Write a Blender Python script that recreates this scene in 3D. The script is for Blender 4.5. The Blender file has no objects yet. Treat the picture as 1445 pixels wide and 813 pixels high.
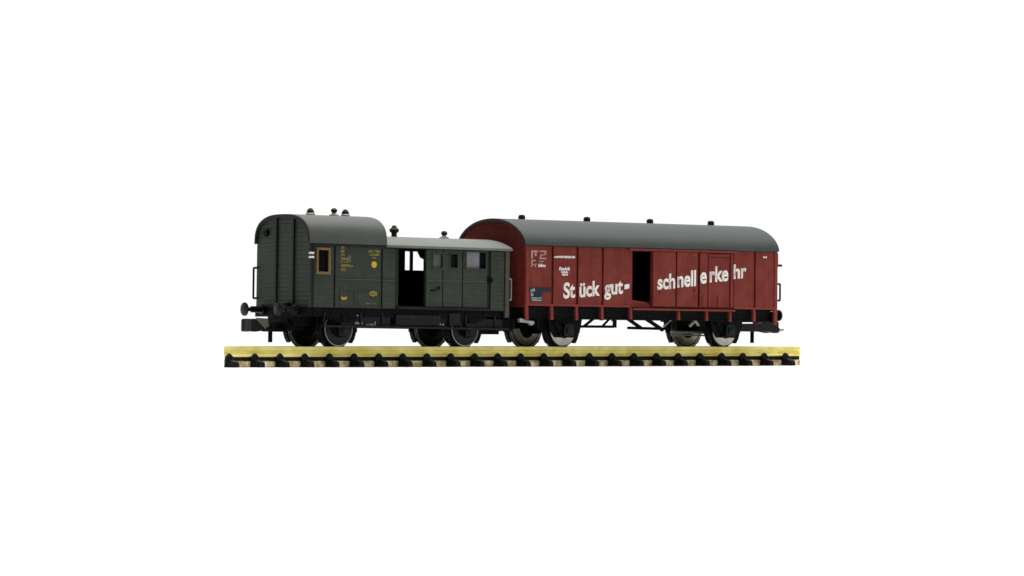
import bpy, bmesh, math, random
from mathutils import Vector, Matrix
random.seed(7)
PI = math.pi
sc = bpy.context.scene
sc.unit_settings.system = 'METRIC'
sc.unit_settings.scale_length = 0.001          # one unit is one millimetre (the models are about 1:160)
C = sc.collection

# ------------------------------------------------------------------ camera, world, lamps, exposure
F_PX, PX_W, TH, Z0, ROLL = 6250.0, 1445.0, math.radians(38), 868.0, math.radians(0.2435)
cam_d = bpy.data.cameras.new("camera")
cam = bpy.data.objects.new("camera", cam_d)
C.objects.link(cam)
cam_d.sensor_width = 36.0
cam_d.lens = 36.0 * F_PX / PX_W
cam_d.clip_start, cam_d.clip_end = 5.0, 20000.0
fwd = Vector((math.sin(TH), math.cos(TH), 0))
right = Vector((math.cos(TH), -math.sin(TH), 0))
up = Vector((0, 0, 1))
R = Matrix((right, up, -fwd)).transposed()
cam.matrix_world = Matrix.Translation(Vector((-Z0*math.sin(TH), -Z0*math.cos(TH), 4.72))) @ (R @ Matrix.Rotation(ROLL, 3, 'Z')).to_4x4()
cam_d.shift_y = -(-(455-406.5)) / PX_W          # the horizon lies a little below the picture's centre
sc.camera = cam

w = bpy.data.worlds.new("World"); sc.world = w; w.use_nodes = True
nt = w.node_tree; nt.nodes.clear()
tc = nt.nodes.new('ShaderNodeTexCoord')
dot = nt.nodes.new('ShaderNodeVectorMath'); dot.operation = 'DOT_PRODUCT'; dot.inputs[1].default_value = (math.sin(TH), math.cos(TH), 0.0)
mr = nt.nodes.new('ShaderNodeMapRange'); mr.interpolation_type = 'SMOOTHSTEP'
mr.inputs['From Min'].default_value = 0.0; mr.inputs['From Max'].default_value = 0.55
mr.inputs['To Min'].default_value = 0.07; mr.inputs['To Max'].default_value = 1.03
bg = nt.nodes.new('ShaderNodeBackground'); out = nt.nodes.new('ShaderNodeOutputWorld')
nt.links.new(tc.outputs['Generated'], dot.inputs[0]); nt.links.new(dot.outputs['Value'], mr.inputs['Value'])
nt.links.new(mr.outputs['Result'], bg.inputs['Color']); nt.links.new(bg.outputs[0], out.inputs[0])

def area(name, loc, target, sx, sy, power, col=(1, 1, 1)):
    l = bpy.data.lights.new(name, 'AREA'); l.shape = 'RECTANGLE'; l.size, l.size_y = sx, sy; l.energy = power; l.color = col
    o = bpy.data.objects.new(name, l); C.objects.link(o); o.location = loc
    o.rotation_euler = (Vector(target) - Vector(loc)).to_track_quat('-Z', 'Y').to_euler()
    return o
area("softbox_overhead", (110, 60, 700), (20, 20, 0), 820, 700, 0.92e7, (1.0, 0.99, 0.97))
area("softbox_front", (260, -720, 520), (0, 0, 10), 420, 300, 1.55e6, (1.0, 0.97, 0.94))

sc.view_settings.view_transform = 'Standard'; sc.view_settings.look = 'None'
sc.view_settings.exposure = 0.0; sc.view_settings.gamma = 1.0

# ------------------------------------------------------------------ materials
def mat(name, col, rough=0.5, metal=0.0, noise=0.12, nscale=0.6, bump=0.0, planks=None, spec=0.2, col2=None, nlo=0.35, nhi=0.65, fine=0.02):
    m = bpy.data.materials.new(name); m.use_nodes = True
    n = m.node_tree; p = n.nodes['Principled BSDF']
    p.inputs['Metallic'].default_value = metal
    p.inputs['Specular IOR Level'].default_value = spec
    t = n.nodes.new('ShaderNodeTexCoord'); nz = n.nodes.new('ShaderNodeTexNoise')
    nz.inputs['Scale'].default_value = nscale; nz.inputs['Detail'].default_value = 5
    n.links.new(t.outputs['Object'], nz.inputs['Vector'])
    cr = n.nodes.new('ShaderNodeValToRGB')
    a = [c*(1-noise) for c in col]; b = list(col2) if col2 else [min(1, c*(1+noise)) for c in col]
    cr.color_ramp.elements[0].position = nlo; cr.color_ramp.elements[1].position = nhi
    cr.color_ramp.elements[0].color = (*a, 1); cr.color_ramp.elements[1].color = (*b, 1)
    n.links.new(nz.outputs['Fac'], cr.inputs['Fac']); n.links.new(cr.outputs['Color'], p.inputs['Base Color'])
    rr = n.nodes.new('ShaderNodeMapRange'); rr.inputs['To Min'].default_value = rough-0.07; rr.inputs['To Max'].default_value = rough+0.09
    n.links.new(nz.outputs['Fac'], rr.inputs['Value']); n.links.new(rr.outputs['Result'], p.inputs['Roughness'])
    nf = n.nodes.new('ShaderNodeTexNoise'); nf.inputs['Scale'].default_value = 7.0; nf.inputs['Detail'].default_value = 3
    n.links.new(t.outputs['Object'], nf.inputs['Vector'])
    bm = n.nodes.new('ShaderNodeBump'); bm.inputs['Distance'].default_value = fine; bm.inputs['Strength'].default_value = 0.6
    n.links.new(nf.outputs['Fac'], bm.inputs['Height']); last = bm
    if planks:
        ax, pitch, width, depth = planks
        sx = n.nodes.new('ShaderNodeSeparateXYZ'); n.links.new(t.outputs['Object'], sx.inputs[0])
        dv = n.nodes.new('ShaderNodeMath'); dv.operation = 'DIVIDE'; dv.inputs[1].default_value = pitch
        n.links.new(sx.outputs[ax], dv.inputs[0])
        fr = n.nodes.new('ShaderNodeMath'); fr.operation = 'FRACT'; n.links.new(dv.outputs[0], fr.inputs[0])
        pp = n.nodes.new('ShaderNodeMath'); pp.operation = 'PINGPONG'; pp.inputs[1].default_value = 0.5; n.links.new(fr.outputs[0], pp.inputs[0])
        mm = n.nodes.new('ShaderNodeMapRange'); mm.inputs['From Max'].default_value = width/pitch
        n.links.new(pp.outputs[0], mm.inputs['Value'])
        b2 = n.nodes.new('ShaderNodeBump'); b2.inputs['Distance'].default_value = depth; b2.inputs['Strength'].default_value = 1.0
        n.links.new(mm.outputs['Result'], b2.inputs['Height']); n.links.new(bm.outputs['Normal'], b2.inputs['Normal']); last = b2
    n.links.new(last.outputs['Normal'], p.inputs['Normal'])
    return m

M = dict(
    green=mat('dark_green_paint', (0.034, 0.045, 0.033), 0.5, planks=('Z', 0.86, 0.10, 0.10)),
    green_smooth=mat('dark_green_plastic', (0.034, 0.045, 0.033), 0.42),
    green_shade=mat('green_with_painted_shade', (0.014, 0.017, 0.014), 0.5),  # darker copy of the green, with shade put into the colour
    interior=mat('unpainted_black_interior', (0.010, 0.010, 0.010), 0.7),
    post=mat('olive_brown_paint', (0.075, 0.068, 0.055), 0.45),
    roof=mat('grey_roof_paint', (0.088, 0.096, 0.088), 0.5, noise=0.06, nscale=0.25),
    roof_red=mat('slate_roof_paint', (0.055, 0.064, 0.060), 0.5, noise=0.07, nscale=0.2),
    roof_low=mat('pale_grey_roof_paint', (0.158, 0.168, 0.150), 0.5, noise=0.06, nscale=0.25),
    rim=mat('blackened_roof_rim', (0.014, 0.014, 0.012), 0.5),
    red=mat('oxide_red_paint', (0.165, 0.025, 0.020), 0.5, noise=0.10, nscale=0.35, planks=('X', 1.45, 0.10, 0.05), col2=(0.19, 0.035, 0.025), spec=0.15),
    red_end=mat('oxide_red_end_paint', (0.16, 0.024, 0.017), 0.6, spec=0.05, planks=('Z', 1.0, 0.08, 0.05)),
    red_smooth=mat('oxide_red_plastic', (0.195, 0.030, 0.023), 0.42, noise=0.08),
    black=mat('black_chassis_plastic', (0.0045, 0.005, 0.006), 0.5, noise=0.3, nscale=0.9, spec=0.06),
    greyblack=mat('grey_black_plastic', (0.012, 0.012, 0.016), 0.45, noise=0.2, nscale=0.8, spec=0.15),
    blackgloss=mat('black_moulded_plastic', (0.005, 0.0055, 0.0065), 0.4, spec=0.2),
    steel=mat('bright_wheel_steel', (0.44, 0.43, 0.39), 0.42, 0.45, noise=0.18, spec=0.5),
    dullsteel=mat('dull_grey_metal', (0.30, 0.31, 0.30), 0.42, 0.4, noise=0.15),
    brass=mat('brassy_nickel_rail', (0.80, 0.68, 0.13), 0.34, 0.15, noise=0.10, nscale=0.3, spec=0.5, col2=(0.93, 0.84, 0.28)),
    sleeper=mat('black_sleeper_plastic', (0.006, 0.007, 0.008), 0.5, noise=0.3, nscale=1.2, spec=0.12),
    tan_reflection=mat('tan_reflection_colour', (0.62, 0.42, 0.16), 0.75, noise=0.3, nscale=0.9, col2=(0.94, 0.86, 0.52), nlo=0.36, nhi=0.62),  # tan of the reflection below the rail, put into a colour
    white=mat('white_lettering', (0.80, 0.78, 0.74), 0.5, noise=0.04),
    faded=mat('faded_white_lettering', (0.42, 0.26, 0.22), 0.5, noise=0.15, nscale=2.0),
    yellow=mat('yellow_lettering', (0.24, 0.19, 0.045), 0.5, noise=0.2, nscale=2.5),
    orange=mat('orange_yellow_print', (0.62, 0.40, 0.03), 0.45, noise=0.08),
    moulding=mat('light_green_moulding', (0.075, 0.088, 0.070), 0.5),
    gold=mat('brass_window_frame', (0.21, 0.13, 0.042), 0.42, noise=0.15, nscale=1.5),
    greygreen=mat('grey_print', (0.13, 0.14, 0.12), 0.5),
    navy=mat('dark_teal_label', (0.012, 0.022, 0.028), 0.4),
    paleblue=mat('pale_blue_grey_print', (0.30, 0.36, 0.37), 0.5, noise=0.25, nscale=2.5),
    pane_reflection=mat('whitish_reflection_pane', (0.21, 0.21, 0.245), 0.25, noise=0.08),  # whitish reflection on the pane, put into its colour
    greypane=mat('dull_window_pane', (0.105, 0.120, 0.115), 0.25),
    darkpane=mat('dark_window_pane', (0.006, 0.006, 0.010), 0.15),
    floor=mat('white_paper', (0.93, 0.93, 0.92), 0.6, noise=0.005, fine=0.0),
)
gl = bpy.data.materials.new('clear_window_pane'); gl.use_nodes = True
g = gl.node_tree; g.nodes.clear()
tr = g.nodes.new('ShaderNodeBsdfTransparent'); gs = g.nodes.new('ShaderNodeBsdfGlossy'); gs.inputs['Roughness'].default_value = 0.05
tr.inputs['Color'].default_value = (0.97, 0.97, 0.98, 1)
mx = g.nodes.new('ShaderNodeMixShader'); mx.inputs[0].default_value = 0.06; go = g.nodes.new('ShaderNodeOutputMaterial')
g.links.new(tr.outputs[0], mx.inputs[1]); g.links.new(gs.outputs[0], mx.inputs[2]); g.links.new(mx.outputs[0], go.inputs[0])
M['clear'] = gl

# ------------------------------------------------------------------ mesh helpers
class MB:
    def __init__(s): s.v = []; s.f = []
    def add(s, vs, fs):
        k = len(s.v); s.v += [tuple(q) for q in vs]; s.f += [tuple(i+k for i in f) for f in fs]; return s
    def box(s, x0, x1, y0, y1, z0, z1):
        vs = [(x, y, z) for x in (x0, x1) for y in (y0, y1) for z in (z0, z1)]
        return s.add(vs, [(0, 1, 3, 2), (4, 6, 7, 5), (0, 4, 5, 1), (2, 3, 7, 6), (0, 2, 6, 4), (1, 5, 7, 3)])
    def prism(s, pts, lo, hi, axis='x'):
        # pts: outline in the plane across the axis
        n = len(pts)
        def P(a, b, t): return {'x': (t, a, b), 'y': (a, t, b), 'z': (a, b, t)}[axis]
        vs = [P(a, b, lo) for a, b in pts] + [P(a, b, hi) for a, b in pts]
        return s.add(vs, [tuple(range(n)), tuple(range(2*n-1, n-1, -1))] + [(i, i+n, (i+1) % n+n, (i+1) % n) for i in range(n)])
    def lathe(s, prof, c, axis='z', n=28):
        # prof: (radius, along) pairs, closed with caps where radius is 0
        vs, fs = [], []
        for r, a in prof:
            for k in range(n):
                t = 2*PI*k/n; p, q = r*math.cos(t), r*math.sin(t)
                vs.append({'x': (c[0]+a, c[1]+p, c[2]+q), 'y': (c[0]+p, c[1]+a, c[2]+q), 'z': (c[0]+p, c[1]+q, c[2]+a)}[axis])
        for i in range(len(prof)-1):
            for k in range(n): fs.append((i*n+k, i*n+(k+1) % n, (i+1)*n+(k+1) % n, (i+1)*n+k))
        if prof[0][0] > 1e-6: fs.append(tuple(range(n)))
        if prof[-1][0] > 1e-6: fs.append(tuple((len(prof)-1)*n+k for k in range(n))[::-1])
        return s.add(vs, fs)
    def rod(s, a, b, r, n=10, r2=None):
        a, b = Vector(a), Vector(b); d = (b-a).normalized(); r2 = r if r2 is None else r2
        u = d.orthogonal().normalized(); v = d.cross(u)
        vs = [a+(u*math.cos(2*PI*k/n)+v*math.sin(2*PI*k/n))*r for k in range(n)] + [b+(u*math.cos(2*PI*k/n)+v*math.sin(2*PI*k/n))*r2 for k in range(n)]
        return s.add(vs, [tuple(range(n))[::-1], tuple(range(n, 2*n))] + [(k, (k+1) % n, (k+1) % n+n, k+n) for k in range(n)])
    def path(s, pts, r, n=8):
        for a, b in zip(pts, pts[1:]): s.rod(a, b, r, n)
        return s
    def wall(s, x0, x1, z0, z1, y0, y1, holes=()):
        # a sheet of real thickness with real openings
        xs = sorted({x0, x1} | {h[0] for h in holes} | {h[1] for h in holes}); zs = sorted({z0, z1} | {h[2] for h in holes} | {h[3] for h in holes})
        nx, nz = len(xs)-1, len(zs)-1
        def full(i, j):
            if not (0 <= i < nx and 0 <= j < nz): return False
            cx, cz = (xs[i]+xs[i+1])/2, (zs[j]+zs[j+1])/2
            return not any(h[0] < cx < h[1] and h[2] < cz < h[3] for h in holes)
        idx = {}; vs = []; fs = []
        def V(i, j, k):
            if (i, j, k) not in idx: idx[(i, j, k)] = len(vs); vs.append((xs[i], (y0, y1)[k], zs[j]))
            return idx[(i, j, k)]
        for i in range(nx):
            for j in range(nz):
                if not full(i, j): continue
                fs.append((V(i, j, 0), V(i+1, j, 0), V(i+1, j+1, 0), V(i, j+1, 0)))
                fs.append((V(i, j, 1), V(i, j+1, 1), V(i+1, j+1, 1), V(i+1, j, 1)))
                if not full(i-1, j): fs.append((V(i, j, 0), V(i, j+1, 0), V(i, j+1, 1), V(i, j, 1)))
                if not full(i+1, j): fs.append((V(i+1, j, 0), V(i+1, j, 1), V(i+1, j+1, 1), V(i+1, j+1, 0)))
                if not full(i, j-1): fs.append((V(i, j, 0), V(i, j, 1), V(i+1, j, 1), V(i+1, j, 0)))
                if not full(i, j+1): fs.append((V(i, j+1, 0), V(i+1, j+1, 0), V(i+1, j+1, 1), V(i, j+1, 1)))
        return s.add(vs, fs)
    def build(s, name, m, parent=None, bevel=0.05, smooth=False, loc=(0, 0, 0)):
        me = bpy.data.meshes.new(name); me.from_pydata(s.v, [], s.f); me.validate()
        b = bmesh.new(); b.from_mesh(me); bmesh.ops.recalc_face_normals(b, faces=b.faces)
        if smooth:
            for f in b.faces: f.smooth = True
            for e in b.edges:
                if len(e.link_faces) == 2 and e.calc_face_angle(0) > math.radians(38): e.smooth = False
        b.to_mesh(me); b.free(); me.materials.append(M[m])
        o = bpy.data.objects.new(name, me); C.objects.link(o); o.location = loc
        if parent: o.parent = parent
        if bevel:
            bv = o.modifiers.new('bevel', 'BEVEL'); bv.width = bevel; bv.segments = 2; bv.limit_method = 'ANGLE'; bv.angle_limit = math.radians(40)
        return o

def thing(name, label, cat, loc, pitch=0):
    o = bpy.data.objects.new(name, None); C.objects.link(o); o.location = loc; o.rotation_euler = (0, pitch, 0)
    o.empty_display_size = 5; o['label'] = label; o['category'] = cat
    return o
def lab(o, text): o['label'] = text; return o

def arch(w, h, z, n=40, p=2.0, blend=0.0):
    """Roof outline from the -y eave to the +y eave: superellipse mixed with a circular segment."""
    pts = []; Rr = (w*w+h*h)/(2*h)
    for i in range(n+1):
        t = PI*i/n; y = -w*math.cos(t)
        e = h*(max(0, 1-abs(y/w)**p))**(1/p); a = math.sqrt(max(0, Rr*Rr-y*y))-(Rr-h)
        pts.append((y, z+(1-blend)*e+blend*a))
    return pts
def shell(outer, inner): return outer+inner[::-1]

def text_mesh(txt, x0, x1, z, height, y, m, name, parent, slope=0.0, bold=0.03, x_ref=0.0):
    cu = bpy.data.curves.new('text', 'FONT'); cu.body = txt; cu.size = 1; cu.offset = bold; cu.extrude = 0.0; cu.resolution_u = 6
    to = bpy.data.objects.new('text', cu); C.objects.link(to)
    dg = bpy.context.evaluated_depsgraph_get(); dg.update()
    me = bpy.data.meshes.new_from_object(to.evaluated_get(dg)); bpy.data.objects.remove(to); bpy.data.curves.remove(cu)
    xs = [v.co.x for v in me.vertices]; a, b = min(xs), max(xs)
    k = height/0.73
    for v in me.vertices:
        X = x0+(v.co.x-a)/(b-a)*(x1-x0)
        v.co = Vector((X, y, z+slope*(X-x0)+v.co.y*k))
    bm = bmesh.new(); bm.from_mesh(me)
    bmesh.ops.remove_doubles(bm, verts=bm.verts, dist=0.002)
    r = bmesh.ops.extrude_face_region(bm, geom=bm.faces[:]); bmesh.ops.translate(bm, vec=(0, 0.06, 0), verts=[q for q in r['geom'] if isinstance(q, bmesh.types.BMVert)])
    bmesh.ops.recalc_face_normals(bm, faces=bm.faces); bm.to_mesh(me); bm.free()
    me.name = name; me.materials.clear(); me.materials.append(M[m])
    o = bpy.data.objects.new(name, me); C.objects.link(o); o.parent = parent
    return o

def glyph_rows(mb, rows, y, seed=1):
    """Lines of print too small to read: rows of short strokes."""
    rnd = random.Random(seed)
    for x0, x1, z0, z1 in rows:
        x = x0
        while x < x1-0.12:
            wd = rnd.uniform(0.16, 0.3); e = min(x+wd, x1); k = rnd.random()
            zz0, zz1 = z0, z1
            if k < 0.3: zz1 = z0+(z1-z0)*0.7
            mb.box(x, e, y-0.02, y+0.03, zz0, zz1)
            x = e+rnd.uniform(0.05, 0.11)
    return mb

# ------------------------------------------------------------------ the setting
FLOOR_Z = -3.86
fl = MB()
U, V_ = Vector((math.cos(TH), -math.sin(TH), 0)), Vector((math.sin(TH), math.cos(TH), 0))
def cor(a, b, z): p = U*a+V_*b; return (p.x, p.y, z)
fl.add([cor(-260, -70, FLOOR_Z), cor(260, -70, FLOOR_Z), cor(260, 190, FLOOR_Z), cor(-260, 190, FLOOR_Z)], [(0, 1, 2, 3)])
o = fl.build('floor', 'floor', None, bevel=0); o['kind'] = 'structure'

# ------------------------------------------------------------------ track
tk = thing('railway_track', 'straight model railway track with yellow brass rails on black sleepers', 'railway track', (0, 0, 0))
XL, XR = -72.2, 70.2
# the piece of track is sawn off obliquely at both ends
def cutL(y): return XL+0.684*(y+6)
def cutR(y): return XR+0.86*(y+6)
def rail_prof(y): return [(y-0.42, 0.0), (y+0.42, 0.0), (y+0.42, -0.62), (y+0.24, -0.78), (y+0.24, -1.45), (y+0.62, -1.68), (y+0.62, -1.92), (y-0.62, -1.92), (y-0.62, -1.68), (y-0.24, -1.45), (y-0.24, -0.78), (y-0.42, -0.62)]
for yy in (-5.75, 5.75):
    m_ = MB().prism(rail_prof(yy), -999, 999)
    m_.v = [((cutL(b) if a < 0 else (cutR(b) if yy < 0 else XR)), b, c) for a, b, c in m_.v]
    m_.build('rail', 'brass', tk, bevel=0.07)
PITCH = 5.709
k = -2
while True:
    x = -66.3+0.5+k*PITCH; k += 1
    if x-1.1 < XL-1.2: continue
    if x+0.3 > XR: break
    yf = min(9.0, -6+(x-1.0-XL)/0.684)
    s = MB(); jt = random.uniform(-0.06, 0.06); ye_ = -9.1+random.uniform(-0.12, 0.12)
    sec = [(ye_, 0.68, 0.5, -2.85), (-7.2, 0.8, 0.62, -2.35), (yf, 0.95, 0.78, -2.42)]
    vs = []
    for yq, wb, wt, zt in sec: vs += [(x+jt-wb, yq, -3.84), (x+jt+wb, yq, -3.84), (x+jt+wt, yq, zt), (x+jt-wt, yq, zt)]
    if yf < -7.0: vs = vs[:8]
    nS = len(vs)//4
    s.add(vs, [(0, 1, 2, 3), tuple(4*(nS-1)+q for q in (3, 2, 1, 0))]+[(4*q+e, 4*q+4+e, 4*q+4+(e+1) % 4, 4*q+(e+1) % 4) for q in range(nS-1) for e in range(4)])
    for yy in (-5.75, 5.75):
        if yy > 0 and yy+1.4 > yf: continue
        s.prism([(x-0.95+jt, -2.8), (x+0.8+jt, -2.8), (x+0.7+jt, -2.1), (x+0.3+jt, -1.55), (x-0.1+jt, -1.2), (x-0.5+jt, -1.55), (x-0.95+jt, -2.2)], yy-1.5, yy-0.66, 'y')
        if yy+1.4 > yf: continue
        s.prism([(x-1.0+jt, -2.5), (x+1.0+jt, -2.5), (x+0.62+jt, -1.62), (x-0.62+jt, -1.62)], yy+0.66, yy+1.35, 'y')
    s.build('sleeper', 'sleeper', tk, bevel=0.1)
for yy in (-5.75, 5.75):
    MB().box(cutL(yy)+0.5, cutR(-6.6), yy-0.6, yy+0.6, -2.66, -1.925).build('sleeper_web', 'sleeper', tk, bevel=0.04)
b = MB().prism([(cutL(-6.3), -6.3), (cutR(-6.3), -6.3), (XR, 7.0), (cutL(7.0), 7.0)], -3.83, -2.68, 'z'); b.build('reflection_strip', 'tan_reflection', tk, bevel=0.05)  # added strip, coloured to stand in for a reflection under the rail

# ------------------------------------------------------------------ running gear shared by both wagons
def wheel(parent, x, side, gy, zc, face, ring):
    """side -1 is the near side. Tyre with flange on the inner side, disc as a child."""
    s = side
    tyre = MB().lathe([(2.55, s*(gy+0.75)), (3.32, s*(gy+0.75)), (3.38, s*(gy-0.35)), (3.5, s*(gy-0.55)), (3.95, s*(gy-0.7)), (3.95, s*(gy-0.95)), (2.6, s*(gy-1.0))], (x, 0, zc), 'y', 48)
    o = tyre.build('wheel', 'blackgloss', parent, bevel=0.04, smooth=True)
    MB().lathe([(3.6, s*(gy-0.66)), (3.99, s*(gy-0.7)), (3.99, s*(gy-0.93)), (3.7, s*(gy-0.97))], (x, 0, zc), 'y', 48).build('flange', ring, o, bevel=0, smooth=True)
    d = MB().lathe([(0.0, s*(gy+1.2)), (1.5, s*(gy+1.2)), (3.05, s*(gy+0.82)), (3.15, s*(gy+0.74)), (3.15, s*(gy-1.0)), (3.05, s*(gy-1.06)), (1.5, s*(gy-1.4)), (0.0, s*(gy-1.4))], (x, 0, zc), 'y', 48)
    d.build('wheel_disc', face, o, bevel=0, smooth=True)
    if face == 'blackgloss': MB().lathe([(3.1, s*(gy+0.72)), (3.1, s*(gy+0.83)), (3.24, s*(gy+0.8)), (3.24, s*(gy+0.7))], (x, 0, zc), 'y', 48).build('wheel_rim', 'dullsteel', o, bevel=0, smooth=True)
    MB().lathe([(0.0, s*(gy+1.5)), (1.1, s*(gy+1.45)), (1.6, s*(gy+1.28)), (1.75, s*(gy+1.1)), (1.75, s*(gy-1.3)), (1.6, s*(gy-1.48)), (1.1, s*(gy-1.6)), (0.0, s*(gy-1.7))], (x, 0, zc), 'y', 32).build('wheel_hub', 'black', o, bevel=0, smooth=True)
    return o
def axle(parent, x, gy, zc): MB().lathe([(0.0, -gy-1.6), (0.4, -gy-1.4), (0.6, -gy), (0.6, gy), (0.4, gy+1.4), (0.0, gy+1.6)], (x, 0, zc), 'y', 16).build('axle', 'black', parent, bevel=0, smooth=True)

def axle_guard(parent, x, s, yb, zc, top, wide=4.2):
    g = MB(); y0, y1 = sorted((s*yb, s*(yb+0.45)))
    g.prism([(x-wide*0.62, top), (x-1.5, zc-1.15), (x-0.9, zc-1.5), (x+0.9, zc-1.5), (x+1.5, zc-1.15), (x+wide*0.62, top), (x+1.5, top), (x+1.0, zc+1.0), (x-1.0, zc+1.0), (x-1.5, top)], y0, y1, 'y')
    g.build('axle_guard', 'black', parent, bevel=0.05)
    a = MB(); y0, y1 = sorted((s*(yb+0.4), s*(yb+1.25)))
    a.prism([(x-1.15, zc-1.25), (x+1.15, zc-1.25), (x+1.25, zc+0.1), (x+0.9, zc+1.15), (x-0.9, zc+1.15), (x-1.25, zc+0.1)], y0, y1, 'y')
    a.lathe([(0, s*(yb+1.2)), (0.7, s*(yb+1.2)), (0.7, s*(yb+1.5)), (0, s*(yb+1.55))], (x, 0, zc-0.15), 'y', 16)
    a.build('axle_box', 'blackgloss', parent, bevel=0.08)
    sp = MB()
    for i in range(5):
        L = 4.9-0.85*i; z = zc+2.05-0.24*i
        y0, y1 = sorted((s*(yb+0.5), s*(yb+1.05)))
        pts = [(x-L+2*L*t/8, z+0.5*((2*t/8-1)**2)*(L/4.9)**2) for t in range(9)]
        sp.prism(pts+[(a, c+0.19) for a, c in pts[::-1]], y0, y1, 'y')
    y0, y1 = sorted((s*(yb+0.4), s*(yb+1.2)))
    sp.box(x-0.5, x+0.5, y0, y1, zc+0.95, zc+2.4)
    for e in (-1, 1): sp.box(x+e*4.7-0.3, x+e*4.7+0.3, y0, y1, zc+2.2, top+0.1)
    sp.build('leaf_spring', 'black', parent, bevel=0.03)
def brake(parent, x, dirn, s, gy, zc):
    b = MB(); pts = []
    for i in range(7):
        t = math.radians(-38+i*13); pts.append((x+dirn*3.62*math.cos(t), zc+3.62*math.sin(t)))
    for i in range(6, -1, -1):
        t = math.radians(-38+i*13); pts.append((x+dirn*4.35*math.cos(t), zc+4.35*math.sin(t)))
    y0, y1 = sorted((s*(gy-0.6), s*(gy+0.5)))
    b.prism(pts, y0, y1, 'y'); b.box(min(x+dirn*4.2, x+dirn*4.75), max(x+dirn*4.2, x+dirn*4.75), y0+0.3, y1-0.3, zc-0.6, zc+3.2)
    b.build('brake_shoe', 'black', parent, bevel=0.05)
def buffer(parent, x, dirn, y, z, length, r=1.25):
    p = parent
    s = MB().lathe([(0.62, 0), (0.95, dirn*0.05), (0.95, dirn*0.5), (0.62, dirn*0.6), (0.62, dirn*length*0.6), (0.38, dirn*length*0.62), (0.38, dirn*(length-0.5))], (x, y, z), 'x', 20).build('buffer', 'blackgloss', p, bevel=0, smooth=True)
    MB().lathe([(0.0, dirn*(length-0.62)), (0.6, dirn*(length-0.62)), (r, dirn*(length-0.38)), (r, dirn*(length-0.18)), (r*0.55, dirn*(length-0.04)), (0.0, dirn*length)], (x, y, z), 'x', 28).build('buffer_head', 'blackgloss', s, bevel=0, smooth=True)
def coupling(parent, x, dirn, z, length, grey=True):
    # loop and hook coupler of the small scales: shank, box head with an upturned lip, trip pin below
    f = lambda a: x+dirn*a
    c = MB(); c.box(*sorted((f(-3.0), f(length-3.0))), -0.85, 0.85, z-0.45, z+0.55)
    c.prism([(f(length-4.2), z+1.15), (f(length-0.25), z+1.15), (f(length), z+0.9), (f(length), z-1.25), (f(length-1.1), z-1.3), (f(length-3.2), z-1.0), (f(length-4.2), z-0.4)], -1.75, -0.9, 'y')
    c.prism([(f(length-4.2), z+1.15), (f(length-0.25), z+1.15), (f(length), z+0.9), (f(length), z-1.25), (f(length-1.1), z-1.3), (f(length-3.2), z-1.0), (f(length-4.2), z-0.4)], 0.9, 1.75, 'y')
    c.box(*sorted((f(length-0.7), f(length-0.05))), -0.88, 0.88, z-1.2, z+0.95)
    c.box(*sorted((f(length-4.1), f(length-3.3))), -0.88, 0.88, z-0.5, z+0.9)
    co = c.build('coupling', 'blackgloss', parent, bevel=0.12)
    if grey:
        h = MB().prism([(f(length-3.6), z+1.22), (f(length-1.0), z+1.34), (f(length-1.0), z+1.0), (f(length-3.0), z-0.7), (f(length-3.9), z-0.2)], -1.95, -1.77, 'y')
        h.build('coupling_plate', 'greygreen', co, bevel=0.05)
    return co

# ------------------------------------------------------------------ green baggage wagon
KG = 0.011
gw = thing('baggage_wagon', 'dark green model baggage wagon with high roof over its cabin and open sliding door', 'wagon', (-55.0, 0, 0), KG)
ZB, ZE, WG, LG, XT = 7.36, 19.35, 8.7, 47.3, 17.6
# side walls: a backing sheet with the openings and raised panels on it
holes_near = [(2.0, 4.25, 14.1, 18.15), (20.8, 27.1, 8.0, 18.9), (28.95, 31.15, 15.4, 18.05), (33.1, 34.75, 15.5, 18.1), (36.95, 41.6, 15.5, 18.6)]
side = MB().wall(0.25, LG-0.25, ZB, ZE, -8.32, -8.05, holes_near).build('side_wall', 'green_shade', gw, bevel=0)
panels = [(1.05, 5.65, [(2.0, 4.25, 14.1, 18.15)]), (6.0, 16.65, []), (17.0, 20.05, []),
          (27.3, 31.2, [(28.95, 31.15, 15.4, 18.05)]), (31.4, 35.95, [(33.1, 34.75, 15.5, 18.1)]), (36.15, 42.0, [(36.95, 41.6, 15.5, 18.6)]), (42.9, 46.15, [])]
for x0, x1, hs in panels: MB().wall(x0, x1, ZB+0.12 if x0 < 20 or x0 > 42 else ZB+0.55, 19.1, -8.62, -8.3, hs).build('wall_panel', 'green', side, bevel=0.05)
# far side wall with its two windows
holes_far = [(34.75, 36.1, 15.2, 18.85), (36.7, 39.5, 15.2, 18.85), (12.0, 14.0, 14.2, 18.2)]
fs = MB().wall(0.25, LG-0.25, ZB, ZE, 8.3, 8.6, holes_far).build('side_wall', 'green', gw, bevel=0)
MB().box(0.6, LG-0.6, 7.98, 8.04, ZB+0.3, 15.0).build('lining', 'interior', fs, bevel=0)
for h in holes_far:
    fr = MB().wall(h[0]-0.1, h[1]+0.1, h[2]-0.1, h[3]+0.1, 8.2, 8.29, [h]).build('window', 'interior', fs, bevel=0)
MB().prism([(37.6, 18.9), (39.7, 18.9), (39.7, 17.1), (38.3, 17.75)], 8.06, 8.18, 'y').build('bracket', 'interior', fs, bevel=0)
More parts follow.
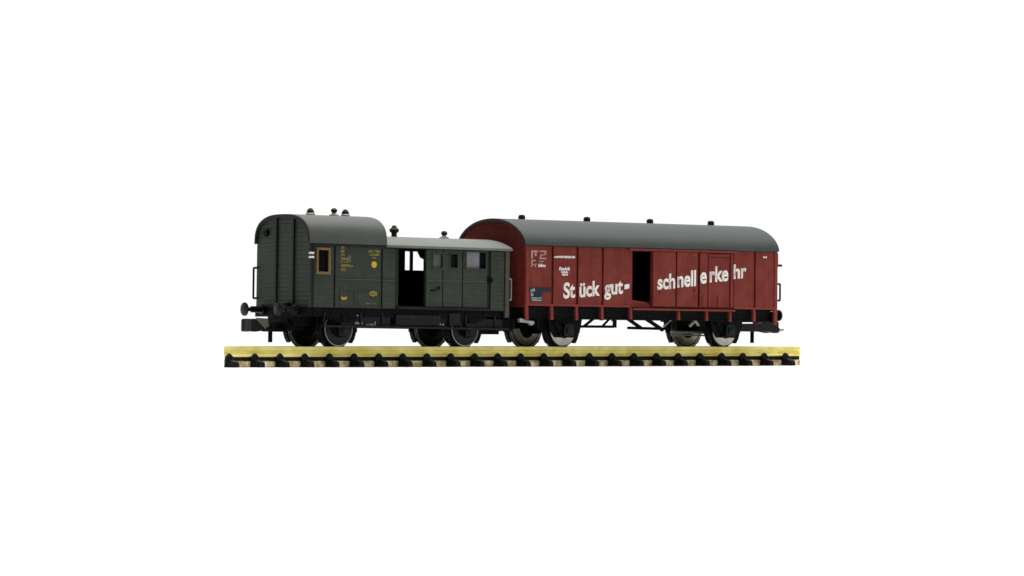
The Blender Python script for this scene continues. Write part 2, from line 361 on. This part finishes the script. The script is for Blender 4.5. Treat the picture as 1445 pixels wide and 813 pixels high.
# windows on the near side
wn = MB().wall(1.5, 4.75, 13.6, 18.6, -8.86, -8.58, [(2.0, 4.25, 14.1, 18.15)])
fr = lab(wn.build('window', 'gold', gw, bevel=0.08), 'cabin window in a brass coloured frame')
MB().box(1.9, 4.35, -8.3, -8.2, 14.0, 18.25).build('pane', 'darkpane', fr, bevel=0)
def win(h, panes):
    f = MB().wall(h[0]-0.28, h[1]+0.28, h[2]-0.28, h[3]+0.28, -8.72, -8.6, [h]).build('window', 'green_smooth', gw, bevel=0.03)
    for a, b, m in panes: MB().box(a, b, -8.22, -8.14, h[2]-0.05, h[3]+0.05).build('pane', m, f, bevel=0)
win((28.95, 31.15, 15.4, 18.05), [(28.9, 31.2, 'greypane')])
win((33.1, 34.75, 15.5, 18.1), [(33.05, 34.8, 'darkpane')])
win((36.95, 41.6, 15.5, 18.6), [(36.9, 40.35, 'pane_reflection'), (40.35, 41.65, 'darkpane')])
# end walls with the arched gable
tall = arch(8.75, 5.3, 19.35, p=2.8)
low = arch(8.9, 1.7, 19.35, p=2.0, blend=0.9)
def end_wall(x0, x1, top, m): return MB().prism([(-8.68, ZB)]+[(y*0.985, z-0.12) for y, z in top]+[(8.68, ZB)], x0, x1)
ew = end_wall(0.0, 0.3, tall, 'green').build('end_wall', 'green', gw, bevel=0.06)
for yy in (2.06, -3.5): MB().box(-0.32, 0.02, yy-0.36, yy+0.36, ZB-0.2, 24.3 if yy > 0 else 24.1).build('shade_batten', 'green_shade', ew, bevel=0.08)  # dark bands: shade beside the end posts, put into their colour
MB().lathe([(0, -0.5), (0.62, -0.5), (0.7, 0.0)], (0, 5.27, 21.4), 'x', 16).build('lamp_bracket', 'black', ew, bevel=0, smooth=True)
for zz in (17.54, 16.78): MB().box(-0.25, 0.85, -9.02, -8.62, zz-0.2, zz+0.2).build('lamp_iron', 'white', gw, bevel=0.08)
MB().wall(0.3, 1.0, ZB+0.1, 19.1, -8.5, -8.3).build('corner_post', 'green_shade', gw, bevel=0.03)  # shade of the corner recess is painted in with the darker green
ew2 = end_wall(LG-0.3, LG, low, 'green').build('end_wall', 'green', gw, bevel=0.06)
MB().box(46.35, LG+0.06, -8.82, -8.3, ZB-1.2, 19.2).build('corner_post', 'post', gw, bevel=0.1)
MB().path([(LG+0.05, -8.5, 13.6), (LG+0.7, -8.5, 13.6), (LG+0.7, -8.5, 9.6), (LG+0.05, -8.5, 9.6)], 0.14).build('handrail', 'dullsteel', gw, bevel=0)
bk = MB().prism([(-8.6, 19.4)]+[(y*0.985, z-0.12) for y, z in tall]+[(8.6, 19.4)], XT-0.35, XT-0.1).build('bulkhead', 'green', gw, bevel=0.03)
# roofs
to, ti = arch(8.98, 5.55, 19.4, p=2.8), arch(8.72, 5.2, 19.4, p=2.8)
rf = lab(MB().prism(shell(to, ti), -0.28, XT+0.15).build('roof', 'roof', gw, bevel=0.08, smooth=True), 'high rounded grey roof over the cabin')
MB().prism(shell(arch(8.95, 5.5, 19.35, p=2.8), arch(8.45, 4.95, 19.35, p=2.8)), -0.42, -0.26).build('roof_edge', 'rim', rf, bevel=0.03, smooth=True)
lo, li = arch(9.1, 1.9, 19.45, p=2.0, blend=0.9), arch(9.1, 1.5, 19.02, p=2.0, blend=0.9)
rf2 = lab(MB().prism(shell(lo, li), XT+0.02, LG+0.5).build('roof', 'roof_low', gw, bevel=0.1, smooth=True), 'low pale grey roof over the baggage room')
MB().box(0.3, 20.3, -8.75, -8.3, 18.98, 19.34).build('cornice', 'green_shade', gw, bevel=0.05)
MB().box(20.3, LG, -8.72, -8.3, 18.95, 19.3).build('cornice', 'green_smooth', gw, bevel=0.05)
def vent(parent, x, z, cone=True, s=1.0):
    v = MB()
    if cone: v.lathe([(1.0*s, -0.1), (0.95*s, 0.22*s), (0.4*s, 0.5*s), (0.34*s, 0.72*s)], (x, 0, z), 'z', 20)
    v.build('vent', 'roof_low' if cone else 'rim', parent, bevel=0, smooth=True)
    return v
def cowl(parent, x, z, kind, s=1.0):
    if kind == 'cone':
        o = MB().lathe([(1.0, -0.2), (0.95, 0.2), (0.42, 0.52), (0.36, 0.8)], (x, 0, z), 'z', 20).build('vent', 'dullsteel', parent, bevel=0, smooth=True)
        MB().lathe([(0.3, 0.7), (0.58, 0.75), (0.62, 1.15), (0.35, 1.45), (0, 1.5)], (x, 0, z), 'z', 20).build('vent_cap', 'rim', o, bevel=0, smooth=True)
    elif kind == 'dome':
        o = MB().lathe([(0.92, -0.2), (0.9, 0.25), (0.72, 0.45)], (x, 0, z), 'z', 20).build('vent', 'dullsteel', parent, bevel=0, smooth=True)
        MB().lathe([(0.75, 0.3), (0.72, 0.7), (0.5, 1.1), (0.2, 1.35), (0, 1.38)], (x, 0, z), 'z', 20).build('vent_cap', 'rim', o, bevel=0, smooth=True)
    elif kind == 'chimney':
        o = MB().lathe([(0.58, -0.2), (0.52, 0.7), (0.9, 1.05), (0.95, 1.45), (0.5, 1.85), (0.35, 2.2), (0, 2.25)], (x, 0, z), 'z', 20).build('chimney', 'rim', parent, bevel=0, smooth=True)
    elif kind == 'low':
        o = MB().lathe([(0.66, -0.25), (0.66, 0.15), (0.7, 0.2), (0.7, 0.6), (0.5, 0.92), (0, 0.98)], (x, 0, z), 'z', 20).build('vent', 'rim', parent, bevel=0, smooth=True)
cowl(rf, 6.2, 24.92, 'dome'); cowl(rf, 11.7, 24.92, 'cone'); cowl(rf, 14.35, 24.92, 'dome')
cowl(rf2, 25.95, 21.3, 'chimney'); cowl(rf2, 38.0, 21.3, 'cone')
# interior, floor, door runner
MB().box(0.4, LG-0.4, -8.0, 8.2, ZB, ZB+0.4).build('floor_plate', 'interior', gw, bevel=0)
MB().box(20.1, 20.3, -8.0, 8.0, ZB+0.45, 19.2).build('partition', 'interior', gw, bevel=0)
MB().wall(20.15, 20.78, ZB+0.3, 19.0, -8.55, -8.3).build('door_jamb', 'green_shade', gw, bevel=0.03)
MB().box(20.4, 42.7, -9.15, -8.3, 7.46, 7.78).build('door_runner', 'greyblack', gw, bevel=0.06)
for a, b_, z in ((6.1, 16.6, 12.72), (17.1, 20.0, 12.72), (27.4, 41.9, 12.86)): MB().box(a, b_, -8.7, -8.6, z, z+0.16).build('moulding', 'moulding', gw, bevel=0.03)
MB().wall(11.3, 16.5, 7.6, 11.0, -8.7, -8.61, [(11.5, 16.3, 7.8, 10.8)]).build('hatch_frame', 'green_smooth', gw, bevel=0.03)
MB().wall(7.0, 10.6, 7.6, 10.9, -8.7, -8.61, [(7.2, 10.4, 7.8, 10.7)]).build('hatch_frame', 'green_smooth', gw, bevel=0.03)
MB().box(30.0, 30.5, -8.95, -8.6, 11.3, 11.8).box(28.3, 29.6, -8.78, -8.6, 10.9, 11.2).build('door_handle', 'black', gw, bevel=0.06)
MB().lathe([(0.45, -8.3), (0.45, -8.85), (0.2, -9.0), (0, -9.0)], (42.9, 0, 13.3), 'y', 14).box(42.15, 42.8, -8.75, -8.3, 12.6, 13.9).build('door_latch', 'black', gw, bevel=0.05)
# lettering and emblems of the cabin side
Y = -8.63
ye = glyph_rows(MB(), [(7.3, 8.0, 18.5, 19.0), (7.2, 8.2, 17.75, 18.3), (7.3, 8.1, 17.1, 17.6), (7.25, 9.6, 16.35, 16.95), (7.2, 9.4, 15.95, 16.2), (7.3, 10.0, 15.1, 15.65), (7.3, 8.4, 14.35, 14.85)], Y, 3)
ye.build('lettering', 'yellow', gw, bevel=0)
glyph_rows(MB(), [(8.85, 9.6, 16.1, 17.3)], Y-0.02, 5).build('lettering', 'greygreen', gw, bevel=0)
glyph_rows(MB(), [(13.6, 14.75, 17.95, 18.45), (15.2, 16.4, 17.95, 18.45), (13.9, 16.1, 17.35, 17.8), (14.5, 15.4, 16.8, 17.15)], Y, 41).build('lettering', 'yellow', gw, bevel=0)
MB().lathe([(0, Y-0.04), (0.62, Y-0.04), (0.62, Y+0.02)], (14.95, 0, 15.7), 'y', 24).build('emblem', 'orange', gw, bevel=0)
def oval(cx, cz, a, b_, n=20): return [(cx+a*math.cos(2*PI*q/n), cz+b_*math.sin(2*PI*q/n)) for q in range(n)]
MB().prism(oval(14.8, 10.2, 0.95, 0.55), Y-0.09, Y+0.02, 'y').build('emblem', 'yellow', gw, bevel=0)
MB().prism(oval(14.8, 10.15, 0.6, 0.22), Y-0.12, Y-0.05, 'y').build('emblem', 'gold', gw, bevel=0)
glyph_rows(MB(), [(7.5, 8.8, 8.95, 9.55)], Y, 8).build('lettering', 'orange', gw, bevel=0)
glyph_rows(MB(), [(13.2, 14.4, 8.2, 8.5), (14.9, 15.6, 8.2, 8.45)], Y, 9).build('lettering', 'greygreen', gw, bevel=0)
# underframe
ch = MB().box(-0.4, LG+0.3, -4.3, 4.3, 3.9, 7.33); ch.box(-1.0, 3.0, -3.2, 3.2, 3.0, 5.2); ch.build('chassis', 'black', gw, bevel=0.15)
for s in (-1, 1):
    sb = MB(); y0, y1 = sorted((s*7.3, s*7.9)); sb.box(0.1, LG-0.1, y0, y1, 5.7, 7.33)
    for i in range(12): sb.box(1.5+i*4.0, 1.8+i*4.0, min(y0, y0-0.1 if s < 0 else y0), max(y1, y1+0.1 if s > 0 else y1), 5.8, 7.3)
    sb.build('solebar', 'black', gw, bevel=0.05)
    # box stowage and footboard along the lower edge
    y0, y1 = sorted((s*7.95, s*8.95)); fb = MB().box(3.4, LG+0.1, y0, y1, 3.74, 4.06)
    for xx in (4.0, 12.5, 17.5, 24, 31, 37.5, 44.5): fb.box(xx-0.2, xx+0.2, *sorted((s*7.9, s*8.1)), 4.0, 6.6)
    fb.build('footboard', 'greyblack', gw, bevel=0.05)
bx = MB().box(9.5, 19.5, -7.85, -7.0, 3.9, 6.9).box(20.5, 31.0, -8.3, -7.0, 4.35, 6.3).box(33.3, 36.0, -8.2, -7.0, 4.4, 6.8).box(39.0, 46.5, -7.9, -7.0, 4.0, 6.2).box(31.0, 33.3, -7.6, -7.0, 3.9, 6.6).box(36, 39, -7.6, -7.0, 3.9, 6.6)
bx.box(20.5, 31.0, -8.42, -8.3, 5.25, 5.4); bx.build('equipment_box', 'greyblack', gw, bevel=0.12)
gx = (8.65, 38.6)
for x in gx:
    zc = 3.34+KG*x
    axle(gw, x, 5.45, zc)
    for s in (-1, 1):
        wheel(gw, x, s, 5.45, zc, 'blackgloss', 'steel')
        axle_guard(gw, x, s, 6.9, zc, 5.8, 5.2)
    for s in (-1, 1):
        brake(gw, x, -1, s, 5.45, zc); brake(gw, x, 1, s, 5.45, zc)
for e, x in ((-1, -0.5), (1, LG+0.05)):
    MB().box(min(x, x+0.5), max(x, x+0.5), -8.3, 8.3, 5.6, 7.5).build('headstock', 'black', gw, bevel=0.08)
for y in (-5.5, 5.5): buffer(gw, -0.5, -1, y, 6.95, 4.6, 1.28)
for y in (-5.5, 5.5): buffer(gw, LG+0.5, 1, y, 6.7, 1.0, 1.2)
cp = coupling(gw, 0.0, -1, 3.98, 8.2)
MB().lathe([(0.42, 0.75), (0.42, 3.6)], (-2.68, 0, 0), 'z', 14).build('trip_pin', 'black', gw, bevel=0, smooth=True)
MB().box(-3.6, -0.4, -1.6, 1.6, 2.75, 3.4).build('coupling_mount', 'black', gw, bevel=0.1)
MB().box(-1.0, 0.0, -2.9, -1.6, 7.2, 8.2).build('drawbar_plate', 'black', gw, bevel=0.1)
MB().path([(-0.05, 8.35, 14.86), (-0.85, 8.4, 14.86), (-0.85, 8.4, 9.1), (-0.05, 8.35, 9.1)], 0.2).build('handrail', 'black', gw, bevel=0)
MB().box(LG, LG+2.2, -3.0, 3.0, 2.9, 5.6).build('coupling_mount', 'black', gw, bevel=0.15)
# small white print on the frame
glyph_rows(MB(), [(11.6, 12.2, 5.7, 6.15), (11.3, 13.0, 4.3, 4.8), (13.8, 14.6, 4.15, 4.45), (14.7, 15.6, 4.15, 4.55), (15.8, 16.1, 4.2, 4.95)], -7.9, 12).build('lettering', 'paleblue', gw, bevel=0)
glyph_rows(MB(), [(30.9, 31.15, 4.45, 4.75), (31.5, 31.8, 4.45, 4.85)], -8.44, 13).build('lettering', 'paleblue', gw, bevel=0)

# ------------------------------------------------------------------ red freight wagon
KR = 0.0072
rw = thing('freight_wagon', 'oxide red model covered freight wagon with grey arched roof and white slogan lettering', 'wagon', (-5.0, 0, 0), KR)
LR, RB, RE, WR = 64.7, 7.96, 19.75, 10.5
side = MB().wall(0.1, LR-0.1, RB, RE, -10.05, -9.85, [(27.1, 31.8, 8.6, 19.1)]).build('side_wall', 'red', rw, bevel=0)
far = MB().wall(0.1, LR-0.1, RB, RE, 10.0, 10.3).build('side_wall', 'red', rw, bevel=0.05)
MB().box(0.4, LR-0.4, -9.9, 9.9, RB, RB+0.4).build('floor_plate', 'interior', rw, bevel=0)
MB().box(23.0, 34.0, 4.0, 4.2, RB+0.5, 19.5).build('partition', 'interior', rw, bevel=0)
MB().prism([(27.0, 8.5), (31.8, 8.5), (31.8, 8.95), (27.0, 9.5)], -9.8, -9.6, 'y').build('door_threshold', 'red_smooth', rw, bevel=0.05)
# stanchions, each running down over the solebar
posts = [(0.35, 0.75, 4.75), (6.55, 0.62, 5.3), (12.75, 0.62, 5.3), (19.15, 0.62, 5.3), (26.45, 0.62, 5.6), (58.7, 0.62, 5.5), (64.35, 0.75, 4.9)]
for a, b_ in ((0.74, 6.22), (6.88, 12.42), (13.08, 18.82), (19.48, 26.1), (53.2, 58.38), (59.02, 63.95)):
    MB().wall(a, b_, RB+0.02, 19.62, -10.5, -10.06).build('wall_panel', 'red', side, bevel=0.06)
for x, wd, zb in posts:
    MB().box(x-wd*(0.5 if x < 1 or x > 64 else 0.2), x+wd*(0.5 if x < 1 or x > 64 else 0.2), -10.62 if x < 1 or x > 64 else -10.2, -10.04, RB, RE).prism([(x-wd/2, RB+0.02), (x+wd/2, RB+0.02), (x+wd/2+0.12, zb), (x-wd/2-0.05+0.12, zb)], -10.55, -9.95, 'y').build('stanchion', 'red_smooth', rw, bevel=0.06)
for x, zb in ((38.9, 5.6), (46.2, 5.5), (52.4, 5.4)):
    MB().prism([(x-0.28, RB-0.55), (x+0.28, RB-0.55), (x+0.38, zb), (x-0.28, zb)], -10.5, -9.95, 'y').build('stanchion', 'red_smooth', rw, bevel=0.06)
for x in (0.35, 13, 26.5, 39, 52, 64.3): MB().box(x-0.35, x+0.35, 10.25, 10.55, 5.3, RE).build('stanchion', 'red_smooth', rw, bevel=0.05)
# door leaves, rails
dl = lab(MB().wall(31.8, 37.62, 8.25, 19.15, -10.85, -10.5).build('door', 'red', rw, bevel=0.08), 'sliding door pushed half open')
MB().wall(38.0, 43.45, 8.25, 19.15, -10.85, -10.5).build('door', 'red', rw, bevel=0.08)
MB().box(31.7, 43.6, -10.5, -10.3, 8.3, 19.1).build('door_frame', 'red_smooth', dl, bevel=0.03)
MB().box(42.5, 42.9, -11.15, -10.84, 11.3, 11.9).box(33.4, 33.8, -11.1, -10.84, 10.9, 11.5).build('door_handle', 'red_smooth', dl, bevel=0.06)
MB().box(43.6, 53.2, -10.25, -10.0, 8.2, 19.2).build('door_frame', 'red_smooth', rw, bevel=0.03)
d2 = MB().wall(46.5, 51.85, 8.25, 18.3, -10.5, -10.24); dr = d2.build('door', 'red', rw, bevel=0.06)
MB().box(48.9, 49.1, -10.7, -10.5, 8.5, 10.5).box(44.6, 44.8, -10.95, -10.8, 8.6, 10.6).build('door_bar', 'red_smooth', dr, bevel=0.04)
MB().wall(44.0, 46.0, 8.25, 19.1, -10.8, -10.24).build('door_post', 'red', rw, bevel=0.06)
MB().wall(52.3, 52.95, 8.25, 19.1, -10.6, -10.24).build('door_post', 'red_smooth', rw, bevel=0.06)
MB().box(46.35, 52.0, -10.62, -10.28, 18.4, 18.9).build('door_lintel', 'red_smooth', rw, bevel=0.05)
MB().box(26.7, 53.2, -11.05, -10.3, 7.45, 7.82).build('door_rail', 'red_smooth', rw, bevel=0.06)
MB().box(25.6, 53.6, -10.98, -10.3, 19.2, 19.55).build('door_rail', 'red_smooth', rw, bevel=0.06)
for a, b_ in ((0.75, 26.1), (53.2, 63.9)): MB().box(a, b_, -10.6, -10.4, RB, RB+0.42).build('sill', 'red_smooth', rw, bevel=0.05)
MB().wall(13.5, 18.5, 16.75, 17.5, -10.58, -10.48).build('ventilation_flap', 'red', rw, bevel=0.06)
# ends
top = arch(10.45, 5.05, 19.75, p=2.15, blend=0.25)
def rend(x0, x1): return MB().prism([(-10.4, RB-0.3)]+[(y*0.985, z-0.15) for y, z in top]+[(10.4, RB-0.3)], x0, x1)
e1 = rend(0, 0.3).build('end_wall', 'red_end', rw, bevel=0.06); e2 = rend(LR-0.3, LR).build('end_wall', 'red_end', rw, bevel=0.06)
for ex, e in ((-0.18, e1), (LR-0.05, e2)):
    for y in (-3.6, 3.6): MB().box(ex, ex+0.23, y-0.35, y+0.35, RB-1.5, 19.0).build('end_post', 'red_smooth', e, bevel=0.05)
MB().box(LR, LR+0.35, -10.5, -9.7, 17.0, 19.4).box(LR, LR+0.3, -10.4, -9.8, RB-2.4, 17.0).build('corner_plate', 'red_smooth', e2, bevel=0.06)
MB().box(0.02, LR-0.02, -0.1, 0.1, 24.1, 24.4).build('ridge_beam', 'interior', rw, bevel=0)
# roof
ro, ri = arch(10.85, 5.3, 19.72, p=2.15, blend=0.3, n=56), arch(10.5, 4.95, 19.72, p=2.15, blend=0.3, n=56)
rr = MB().prism(shell(ro, ri), -0.35, LR+0.3).build('roof', 'roof_red', rw, bevel=0.08, smooth=True)
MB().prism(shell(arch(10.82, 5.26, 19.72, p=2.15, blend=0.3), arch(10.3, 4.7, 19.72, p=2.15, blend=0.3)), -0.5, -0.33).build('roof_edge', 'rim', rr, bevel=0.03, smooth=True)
MB().box(0.2, LR-0.1, -10.82, -10.4, 19.56, 19.76).build('gutter', 'rim', rr, bevel=0.04)
for x in (7.13, 23.58, 39.87, 55.97): cowl(rr, x, 24.95, 'low')
# slogan: letters stay upright while the line climbs to the right, cut at the stanchions
SL = 0.085
for t, x0, x1, z, h, yy in [("St", 9.35, 12.3, 9.55, 3.05, -10.53), ("ück", 13.35, 18.55, 9.85, 2.95, -10.53), ("gut", 19.65, 24.35, 10.35, 2.95, -10.53),
                            ("sch", 32.9, 37.5, 11.6, 3.0, -10.88), ("nell", 38.05, 42.9, 12.15, 3.15, -10.88), ("e", 44.05, 45.75, 13.0, 3.2, -10.83),
                            ("rke", 46.75, 51.7, 13.3, 3.1, -10.53), ("hr", 53.1, 56.5, 14.1, 2.9, -10.53)]:
    text_mesh(t, x0, x1, z, h, yy, 'white', 'lettering', rw, SL)
MB().prism([(24.75, 11.5), (25.95, 11.7), (25.95, 12.6), (24.75, 12.4)], -10.56, -10.48, 'y').build('lettering', 'white', rw, bevel=0)
# small print
Y = -10.51
fd = MB()
for x0, x1, z0, z1 in [(1.3, 3.0, 18.35, 18.7), (1.3, 1.75, 17.1, 18.3), (2.2, 2.6, 17.6, 18.3), (3.4, 5.0, 18.4, 18.7), (4.6, 5.0, 17.9, 18.4), (3.5, 4.6, 17.75, 17.95), (3.4, 5.0, 17.05, 17.3), (3.5, 3.8, 17.3, 17.7), (1.3, 2.4, 16.6, 16.85), (1.4, 2.6, 15.9, 16.1), (1.3, 1.6, 15.5, 16.6), (3.3, 4.4, 16.5, 16.7), (2.2, 2.5, 15.5, 16.0)]:
    fd.box(x0, x1, Y-0.02, Y+0.03, z0, z1)
fd.build('lettering', 'faded', rw, bevel=0)
glyph_rows(MB(), [(3.1, 4.95, 15.5, 16.15)], Y, 21).build('lettering', 'white', rw, bevel=0)
glyph_rows(MB(), [(7.0, 9.2, 17.35, 17.75), (9.35, 12.2, 17.35, 17.8)], Y, 22).build('lettering', 'white', rw, bevel=0)
glyph_rows(MB(), [(8.3, 10.9, 14.95, 15.6), (8.8, 10.6, 14.45, 14.85), (9.0, 10.4, 13.95, 14.35)], Y, 23).build('lettering', 'white', rw, bevel=0)
lp = MB().prism([(0.95, 11.45), (6.2, 11.6), (6.2, 10.75), (4.1, 10.7), (4.1, 8.75), (1.25, 8.75), (1.0, 10.6)], Y-0.06, Y+0.03, 'y').build('label_panel', 'navy', rw, bevel=0)
glyph_rows(MB(), [(1.15, 2.3, 10.75, 11.3), (1.25, 1.9, 9.85, 10.6), (1.4, 3.95, 9.35, 9.65), (1.5, 3.95, 8.9, 9.25)], Y-0.08, 31).build('lettering', 'paleblue', lp, bevel=0)
glyph_rows(MB(), [(61.0, 62.0, 18.35, 18.75)], Y, 24).build('lettering', 'white', rw, bevel=0)
# underframe
MB().box(0.5, LR-0.5, -4.5, 4.5, 5.75, 7.9).box(1.0, LR-1.0, -9.6, 9.6, 7.2, 7.92).build('chassis', 'black', rw, bevel=0.12)
for s in (-1, 1): MB().box(0.4, LR-0.4, *sorted((s*8.6, s*9.2)), 5.55, 7.9).box(0.4, LR-0.4, *sorted((s*9.2, s*9.5)), 5.55, 5.75).build('solebar', 'black', rw, bevel=0.05)
for e, x in ((-1, 0.05), (1, LR-0.6)): MB().box(x, x+0.55, -9.7, 9.7, 5.4, 7.6).build('headstock', 'black', rw, bevel=0.08)
for x in (12.36, 54.05):
    zc = 3.34+KR*x
    axle(rw, x, 6.0, zc)
    for s in (-1, 1):
        wheel(rw, x, s, 6.0, zc, 'steel', 'steel')
        axle_guard(rw, x, s, 7.5, zc, 5.7, 5.6)
        brake(rw, x, -1, s, 6.0, zc); brake(rw, x, 1, s, 6.0, zc)
        MB().prism([(x-4.3, 5.7), (x-3.9, zc+0.2), (x-2.6, zc-1.55), (x+2.4, zc-1.55), (x+3.9, zc+0.2), (x+4.3, 5.7)], *sorted((s*7.15, s*7.45)), 'y').build('axle_guard', 'black', rw, bevel=0.05)
for x in (12.36, 54.05):
    for s in (-1, 1): MB().box(x-3.9, x+3.9, *sorted((s*3.4, s*4.6)), 3.55, 5.8).build('brake_beam', 'black', rw, bevel=0.1)
# brake rigging and truss rods between the axles
tr_ = MB()
tr_.rod((18.2, -3, 4.1), (28.2, -3, 4.15), 0.26).rod((20.6, -3, 4.1), (23.4, -3, 5.9), 0.3).rod((25.3, -3, 4.15), (27.4, -3, 5.9), 0.24).box(28.2, 28.8, -3.3, -2.7, 3.95, 5.9)
tr_.rod((31.9, -3, 3.95), (42.5, -3, 3.85), 0.28).rod((31.4, -3, 6.0), (35.3, -3, 3.95), 0.38).rod((36.2, -3, 6.0), (41.0, -3, 3.6), 0.4).rod((17.0, -3, 3.9), (20.0, -3, 5.9), 0.12)
tr_.build('brake_rigging', 'black', rw, bevel=0)
lv = MB().rod((39.5, -5, 4.3), (41.8, -5, 5.9), 0.22).rod((43.3, -8.6, 4.4), (44.6, -8.6, 5.6), 0.3).rod((44.6, -8.6, 5.6), (45.6, -8.6, 4.6), 0.3).build('brake_lever', 'dullsteel', rw, bevel=0)
MB().rod((6.2, -2, 3.25), (10.6, -2, 3.25), 0.14).rod((6.2, -2, 2.7), (10.6, -2, 2.7), 0.14).build('drawbar', 'black', rw, bevel=0)
MB().rod((44.0, -2, 3.2), (53.0, -2, 3.2), 0.3).rod((44.0, -2, 2.6), (53.0, -2, 2.6), 0.16).build('brake_rod', 'dullsteel', rw, bevel=0)
MB().prism([(-1.5, 5.35), (-0.9, 5.5), (0.2, 5.1), (2.1, 5.0), (2.2, 4.5), (1.5, 4.1), (0.8, 4.6), (-1.4, 4.75)], -10.7, -9.9, 'y').build('footstep', 'dullsteel', rw, bevel=0.12)
MB().box(-2.4, 3.0, -2.6, 2.6, 3.0, 5.6).build('coupling_mount', 'black', rw, bevel=0.15)
MB().box(62.0, 66.4, -1.7, 1.7, 3.55, 5.0).build('coupling_mount', 'black', rw, bevel=0.15)
c2 = coupling(rw, LR, 1, 4.55, 8.4, grey=False)
MB().prism([(62.5, 3.5), (73.2, 3.5), (73.2, 4.3), (70.5, 5.6), (69.2, 5.7), (67.5, 5.2), (62.5, 5.1)], -1.9, -1.6, 'y').build('coupling_plate', 'blackgloss', c2, bevel=0.08)
MB().rod((72.5, 0, 3.9), (75.8, 0, 3.95), 0.26).build('coupling_hook', 'dullsteel', c2, bevel=0)
MB().lathe([(0.4, 1.2), (0.4, 4.0)], (67.35, 0, 0), 'z', 14).build('trip_pin', 'black', rw, bevel=0, smooth=True)
for y in (-5.5, 5.5): buffer(rw, LR, 1, y, 6.85, 5.2, 1.15)
for y in (-5.5, 5.5): buffer(rw, 0.0, -1, y, 6.7, 1.0, 1.15)
MB().path([(LR+0.2, -9.5, 13.2), (LR+1.75, -9.5, 13.2), (LR+1.75, -9.5, 9.85), (LR+0.2, -9.5, 9.85)], 0.2).build('handrail', 'rim', rw, bevel=0)
MB().rod((LR+0.2, -9.5, 16.95), (LR+2.1, -9.5, 16.95), 0.25).build('lamp_bracket', 'rim', rw, bevel=0)
